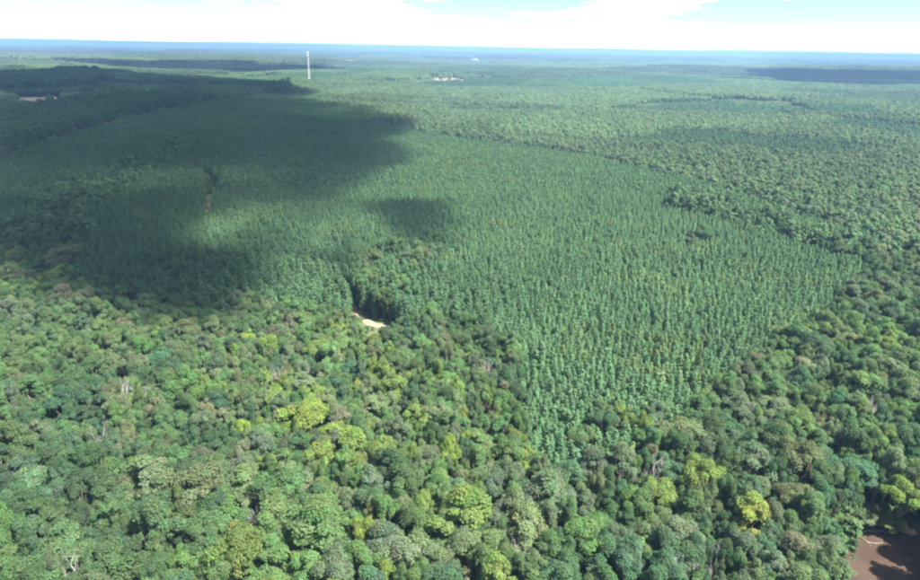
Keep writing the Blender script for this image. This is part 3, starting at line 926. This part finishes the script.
# farthest woods: pieces of canopy 150 m across
def canopy_piece(seed):
    g = np.random.default_rng(seed)
    P = []; Nn = []; S = []; Cc = []
    for i in range(13):
        for j in range(13):
            c = np.array([(i - 6 + g.uniform(-.45, .45)) * 11.8, (j - 6 + g.uniform(-.45, .45)) * 11.8, g.uniform(9, 15)])
            col = 1 + g.normal(0, 0.16) + g.normal(0, 0.03, 3)
            for _ in range(9):
                u = g.normal(size=3); u[2] = abs(u[2]); u /= np.linalg.norm(u)
                P.append(c + u * np.array([5, 5, 4.5])); Nn.append(u + np.array([0, 0, .3])); S.append(g.uniform(2.2, 3.6)); Cc.append(col)
    return leaf_mesh('canopy_piece', np.array(P), np.array(Nn), np.array(S), 1.0, np.clip(np.array(Cc), .5, 1.6).astype(np.float32), rs=g), None
pieces = [canopy_piece(600 + k) for k in range(6)]
for cm, _ in pieces: cm.materials.append(M_LEAF_S)
X, Y = band(3560, 14000, 146)
n = X.size
sa, sb = stand(X, Y, 900.0)
T = np.array([0.088, 0.130, 0.058]) * (0.6 + 0.8 * sa)[:, None] * (0.9 + 0.2 * rng.random((n, 1)))
scatter('farthest_woods', 'blue hazy woodland along the horizon', pieces, X, Y, height(X, Y) - 1, np.ones(n), 0.6 + 1.1 * sb, T, M_LEAF_S, rot=False)

# ------------------------------------------------------------------ mast
def mast():
    base = ground(309.5, 83, 12)
    base = base / np.linalg.norm(base) * 2150
    z = float(height(base[0:1], base[1:2])[0])
    e = bpy.data.objects.new('communications_mast', None); COL.objects.link(e)
    e.location = (base[0], base[1], z)
    e['label'] = 'tall white lattice communications mast rising from the dark woods'; e['category'] = 'mast'
    H = 96.0
    wd = lambda zz: 3.2 - 2.2 * zz / H
    cor = lambda k, zz: np.array([wd(zz) * math.cos(k * 2.0944 + 0.4), wd(zz) * math.sin(k * 2.0944 + 0.4), zz])
    for k in range(3):
        V = []; F = []; tube(V, F, cor(k, -0.5), cor(k, H), 0.28, 0.20, 6)
        link('leg', mesh_from('leg', V, F, M_WHITE), e)
    V = []; F = []
    lv = np.linspace(0, H, 17)
    for i in range(16):
        for k in range(3):
            a, b = cor(k, lv[i]), cor((k + 1) % 3, lv[i + 1]); tube(V, F, a, b, 0.13, 0.13, 4)
            a, b = cor((k + 1) % 3, lv[i]), cor(k, lv[i + 1]); tube(V, F, a, b, 0.13, 0.13, 4)
            tube(V, F, cor(k, lv[i + 1]), cor((k + 1) % 3, lv[i + 1]), 0.2, 0.2, 4)
    link('bracing', mesh_from('bracing', V, F, M_STEEL), e)
    for zz, rr in ((H + 0.6, 3.6), (H - 7, 3.0)):
        V = []; F = []
        pt = [np.array([rr * math.cos(t), rr * math.sin(t), zz]) for t in np.linspace(0, 2 * math.pi, 13)[:-1]]
        for k in range(12):
            tube(V, F, pt[k], pt[(k + 1) % 12], 0.25, 0.25, 5)
            if k % 4 == 0: tube(V, F, pt[k], (0, 0, zz), 0.25, 0.25, 5)
        pf = link('antenna_platform', mesh_from('antenna_platform', V, F, M_STEEL), e)
        V = []; F = []
        for sx, sy, sz in [(x, y, q) for q in (-1.3, 1.3) for y in (-.22, .22) for x in (-.45, .45)]: V.append((sx, sy, sz))
        F = [(0, 1, 3, 2), (4, 6, 7, 5), (0, 4, 5, 1), (1, 5, 7, 3), (3, 7, 6, 2), (2, 6, 4, 0)]
        pm = mesh_from('panel_antenna', V, F, M_WHITE)
        for k in range(9):
            t = 2 * math.pi * k / 9
            q = link('panel_antenna', pm, pf); q.location = (rr * 1.05 * math.cos(t), rr * 1.05 * math.sin(t), zz); q.rotation_euler = (0, 0, t + math.pi / 2)
    V = []; F = []; tube(V, F, (0, 0, H), (0, 0, H + 6), 0.2, 0.08, 5)
    link('lightning_rod', mesh_from('lightning_rod', V, F, M_STEEL), e)
mast()

# ------------------------------------------------------------------ driftwood on the river bank
def driftwood(name, runs, label, r0=0.16):
    V = []; F = []
    W = [[np.append(ground(x, y, z), z) for x, y, z in run] for run in runs]
    org = W[0][0]
    for j, run in enumerate(W):
        nn = len(run)
        for k in range(nn - 1):
            s = 1 if j == 0 else 0.6
            tube(V, F, run[k] - org, run[k + 1] - org, s * r0 * (1 - 0.8 * k / nn), s * r0 * (1 - 0.8 * (k + 1) / nn), 6)
    o = link(name, mesh_from(name, V, F, M_DRIFT)); o.location = org
    o['label'] = label; o['category'] = 'driftwood'; o['group'] = 'bleached driftwood by the river bend'
    return o
wz = WATER_Z
driftwood('driftwood', [[(857, 536, wz + .3), (862, 538, wz + .3), (867, 542, wz + .25), (873, 543.5, wz + .2), (883, 543, wz + .1)],
                        [(867, 542, wz + .25), (871, 546, wz + .05)], [(862, 538, wz + .3), (866, 536.5, wz + .3)]],
          'long pale driftwood branch curving from the left bank into the brown water', 0.13)
driftwood('driftwood', [[(861, 532, wz + .8), (868, 531, wz + .7), (874, 531.5, wz + .5), (880, 533.5, wz + .2)], [(868, 531, wz + .7), (873, 528, wz + 1.2)]],
          'short pale driftwood log lying on the sandy bank above the water', 0.13)
driftwood('driftwood', [[(872, 529, wz + .9), (880, 531, wz + .6), (887, 533, wz + .3), (893, 534, wz + .1)], [(880, 531, wz + .6), (886, 529.5, wz + .9)]],
          'reddish pale driftwood branch at the right end of the sandy bank', 0.12)

# ------------------------------------------------------------------ clouds overhead that shade the woods
def cloud_mat():
    m, n, l = material('cloud_vapour')
    o = n('ShaderNodeOutputMaterial'); v = n('ShaderNodeVolumePrincipled')
    v.inputs['Color'].default_value = (0.98, 0.98, 0.98, 1)
    v.inputs['Density'].default_value = 0.034
    v.inputs['Anisotropy'].default_value = 0.3
    l(v.outputs[0], o.inputs['Volume'])
    return m
M_CLOUD = cloud_mat()
CLOUD_Z = 1150.0
def cloud(shade_px, label, soft, thick, step, lobed=3.4):
    """a heap of vapour above the place that it shades"""
    sh = poly(shade_px, 10)
    off = s_dir[:2] / s_dir[2] * (CLOUD_Z - 10)
    mn = sh.min(0) - soft * 1.5; mxx = sh.max(0) + soft * 1.5
    xs = np.arange(mn[0], mxx[0], step); ys = np.arange(mn[1], mxx[1], step)
    gx, gy = np.meshgrid(xs, ys)
    sdv = np.where(inside(sh, gx, gy), 1, -1) * dist_poly(sh, gx, gy)
    nz = fbm(gx / (soft * 4.0), gy / (soft * 4.0), 5) - 0.5
    T = np.clip((sdv + 0.2 * soft + nz * soft * lobed) / (soft * 1.0), 0, 1)
    T = T * np.clip(-0.15 + 2.2 * fbm(gx / (soft * 5) + 9, gy / (soft * 5), 4), 0.2, 1.6) * thick
    T[0] = T[-1] = 0; T[:, 0] = T[:, -1] = 0
    T[T < 0.2] = 0
    on = (T[:-1, :-1] > 0) | (T[1:, :-1] > 0) | (T[:-1, 1:] > 0) | (T[1:, 1:] > 0)
    nx = len(xs)
    top = np.arange(T.size).reshape(T.shape)
    bot = np.where(T > 0, top + T.size, top)
    cx, cyv = gx + off[0], gy + off[1]
    V = np.concatenate([np.stack([cx.ravel(), cyv.ravel(), (CLOUD_Z + 0.75 * T).ravel()], 1), np.stack([cx.ravel(), cyv.ravel(), (CLOUD_Z - 0.25 * T).ravel()], 1)])
    F = []
    for j, i in zip(*np.nonzero(on)):
        F.append((top[j, i], top[j, i + 1], top[j + 1, i + 1], top[j + 1, i]))
        F.append((bot[j + 1, i], bot[j + 1, i + 1], bot[j, i + 1], bot[j, i]))
    used = np.unique(np.array(F)); rem = np.full(len(V), -1); rem[used] = np.arange(len(used))
    o = link('cloud', mesh_from('cloud', V[used], rem[np.array(F)], M_CLOUD))
    o['label'] = label; o['kind'] = 'stuff'; o['category'] = 'cloud'
cloud([(-260, 240), (-120, 120), (0, 78), (90, 72), (250, 80), (318, 88), (300, 99), (370, 108), (420, 127), (385, 146), (404, 164), (378, 188), (342, 202),
       (290, 200), (240, 206), (218, 222), (206, 255), (200, 295), (185, 328),
       (150, 302), (95, 289), (50, 266), (0, 257), (-120, 272)],
      'cloud overhead whose shadow darkens the pines on the left', 34, 82, 9)
cloud([(384, 226), (388, 208), (412, 204), (444, 205), (454, 220), (444, 242), (420, 249), (396, 242)],
      'small cloud overhead whose ragged shadow reaches into the sunlit pines', 11, 70, 4)
cloud([(326, 250), (332, 228), (350, 224), (364, 238), (362, 262), (344, 276), (330, 270)],
      'wisp of cloud overhead that shades the pines above the sandy bend', 11, 70, 4)
cloud([(210, 206), (260, 196), (330, 198), (378, 200), (372, 216), (320, 234), (280, 262), (240, 282), (206, 300)],
      'thin veil of cloud overhead between the dark shadow and the sandy bend', 26, 30, 7)
cloud([(745, 72), (800, 70.5), (920, 73), (1040, 78), (1080, 93), (920, 87), (850, 86), (780, 82)], 'cloud overhead whose shadow darkens the far woods on the right', 40, 130, 20)
cloud([(60, 62), (200, 62), (330, 66), (345, 71), (250, 71), (120, 67)], 'cloud overhead whose shadow bands the far woods on the left', 55, 80, 26)

# ------------------------------------------------------------------ haze
def haze():
    m, n, l = material('haze_air')
    o = n('ShaderNodeOutputMaterial'); v = n('ShaderNodeVolumePrincipled')
    v.inputs['Color'].default_value = (0.18, 0.31, 0.52, 1)
    v.inputs['Density'].default_value = 0.000122
    v.inputs['Anisotropy'].default_value = 0.0
    l(v.outputs[0], o.inputs['Volume'])
    a, b, t = 48000.0, -32.0, 135.0
    V = [(x, y, z) for z in (b, t) for y in (-a, a) for x in (-a, a)]
    F = [(0, 2, 3, 1), (4, 5, 7, 6), (0, 1, 5, 4), (1, 3, 7, 5), (3, 2, 6, 7), (2, 0, 4, 6)]
    link('haze', mesh_from('haze', V, F, m), kind='stuff', label='thin blue haze over the far woods', category='haze')
haze()
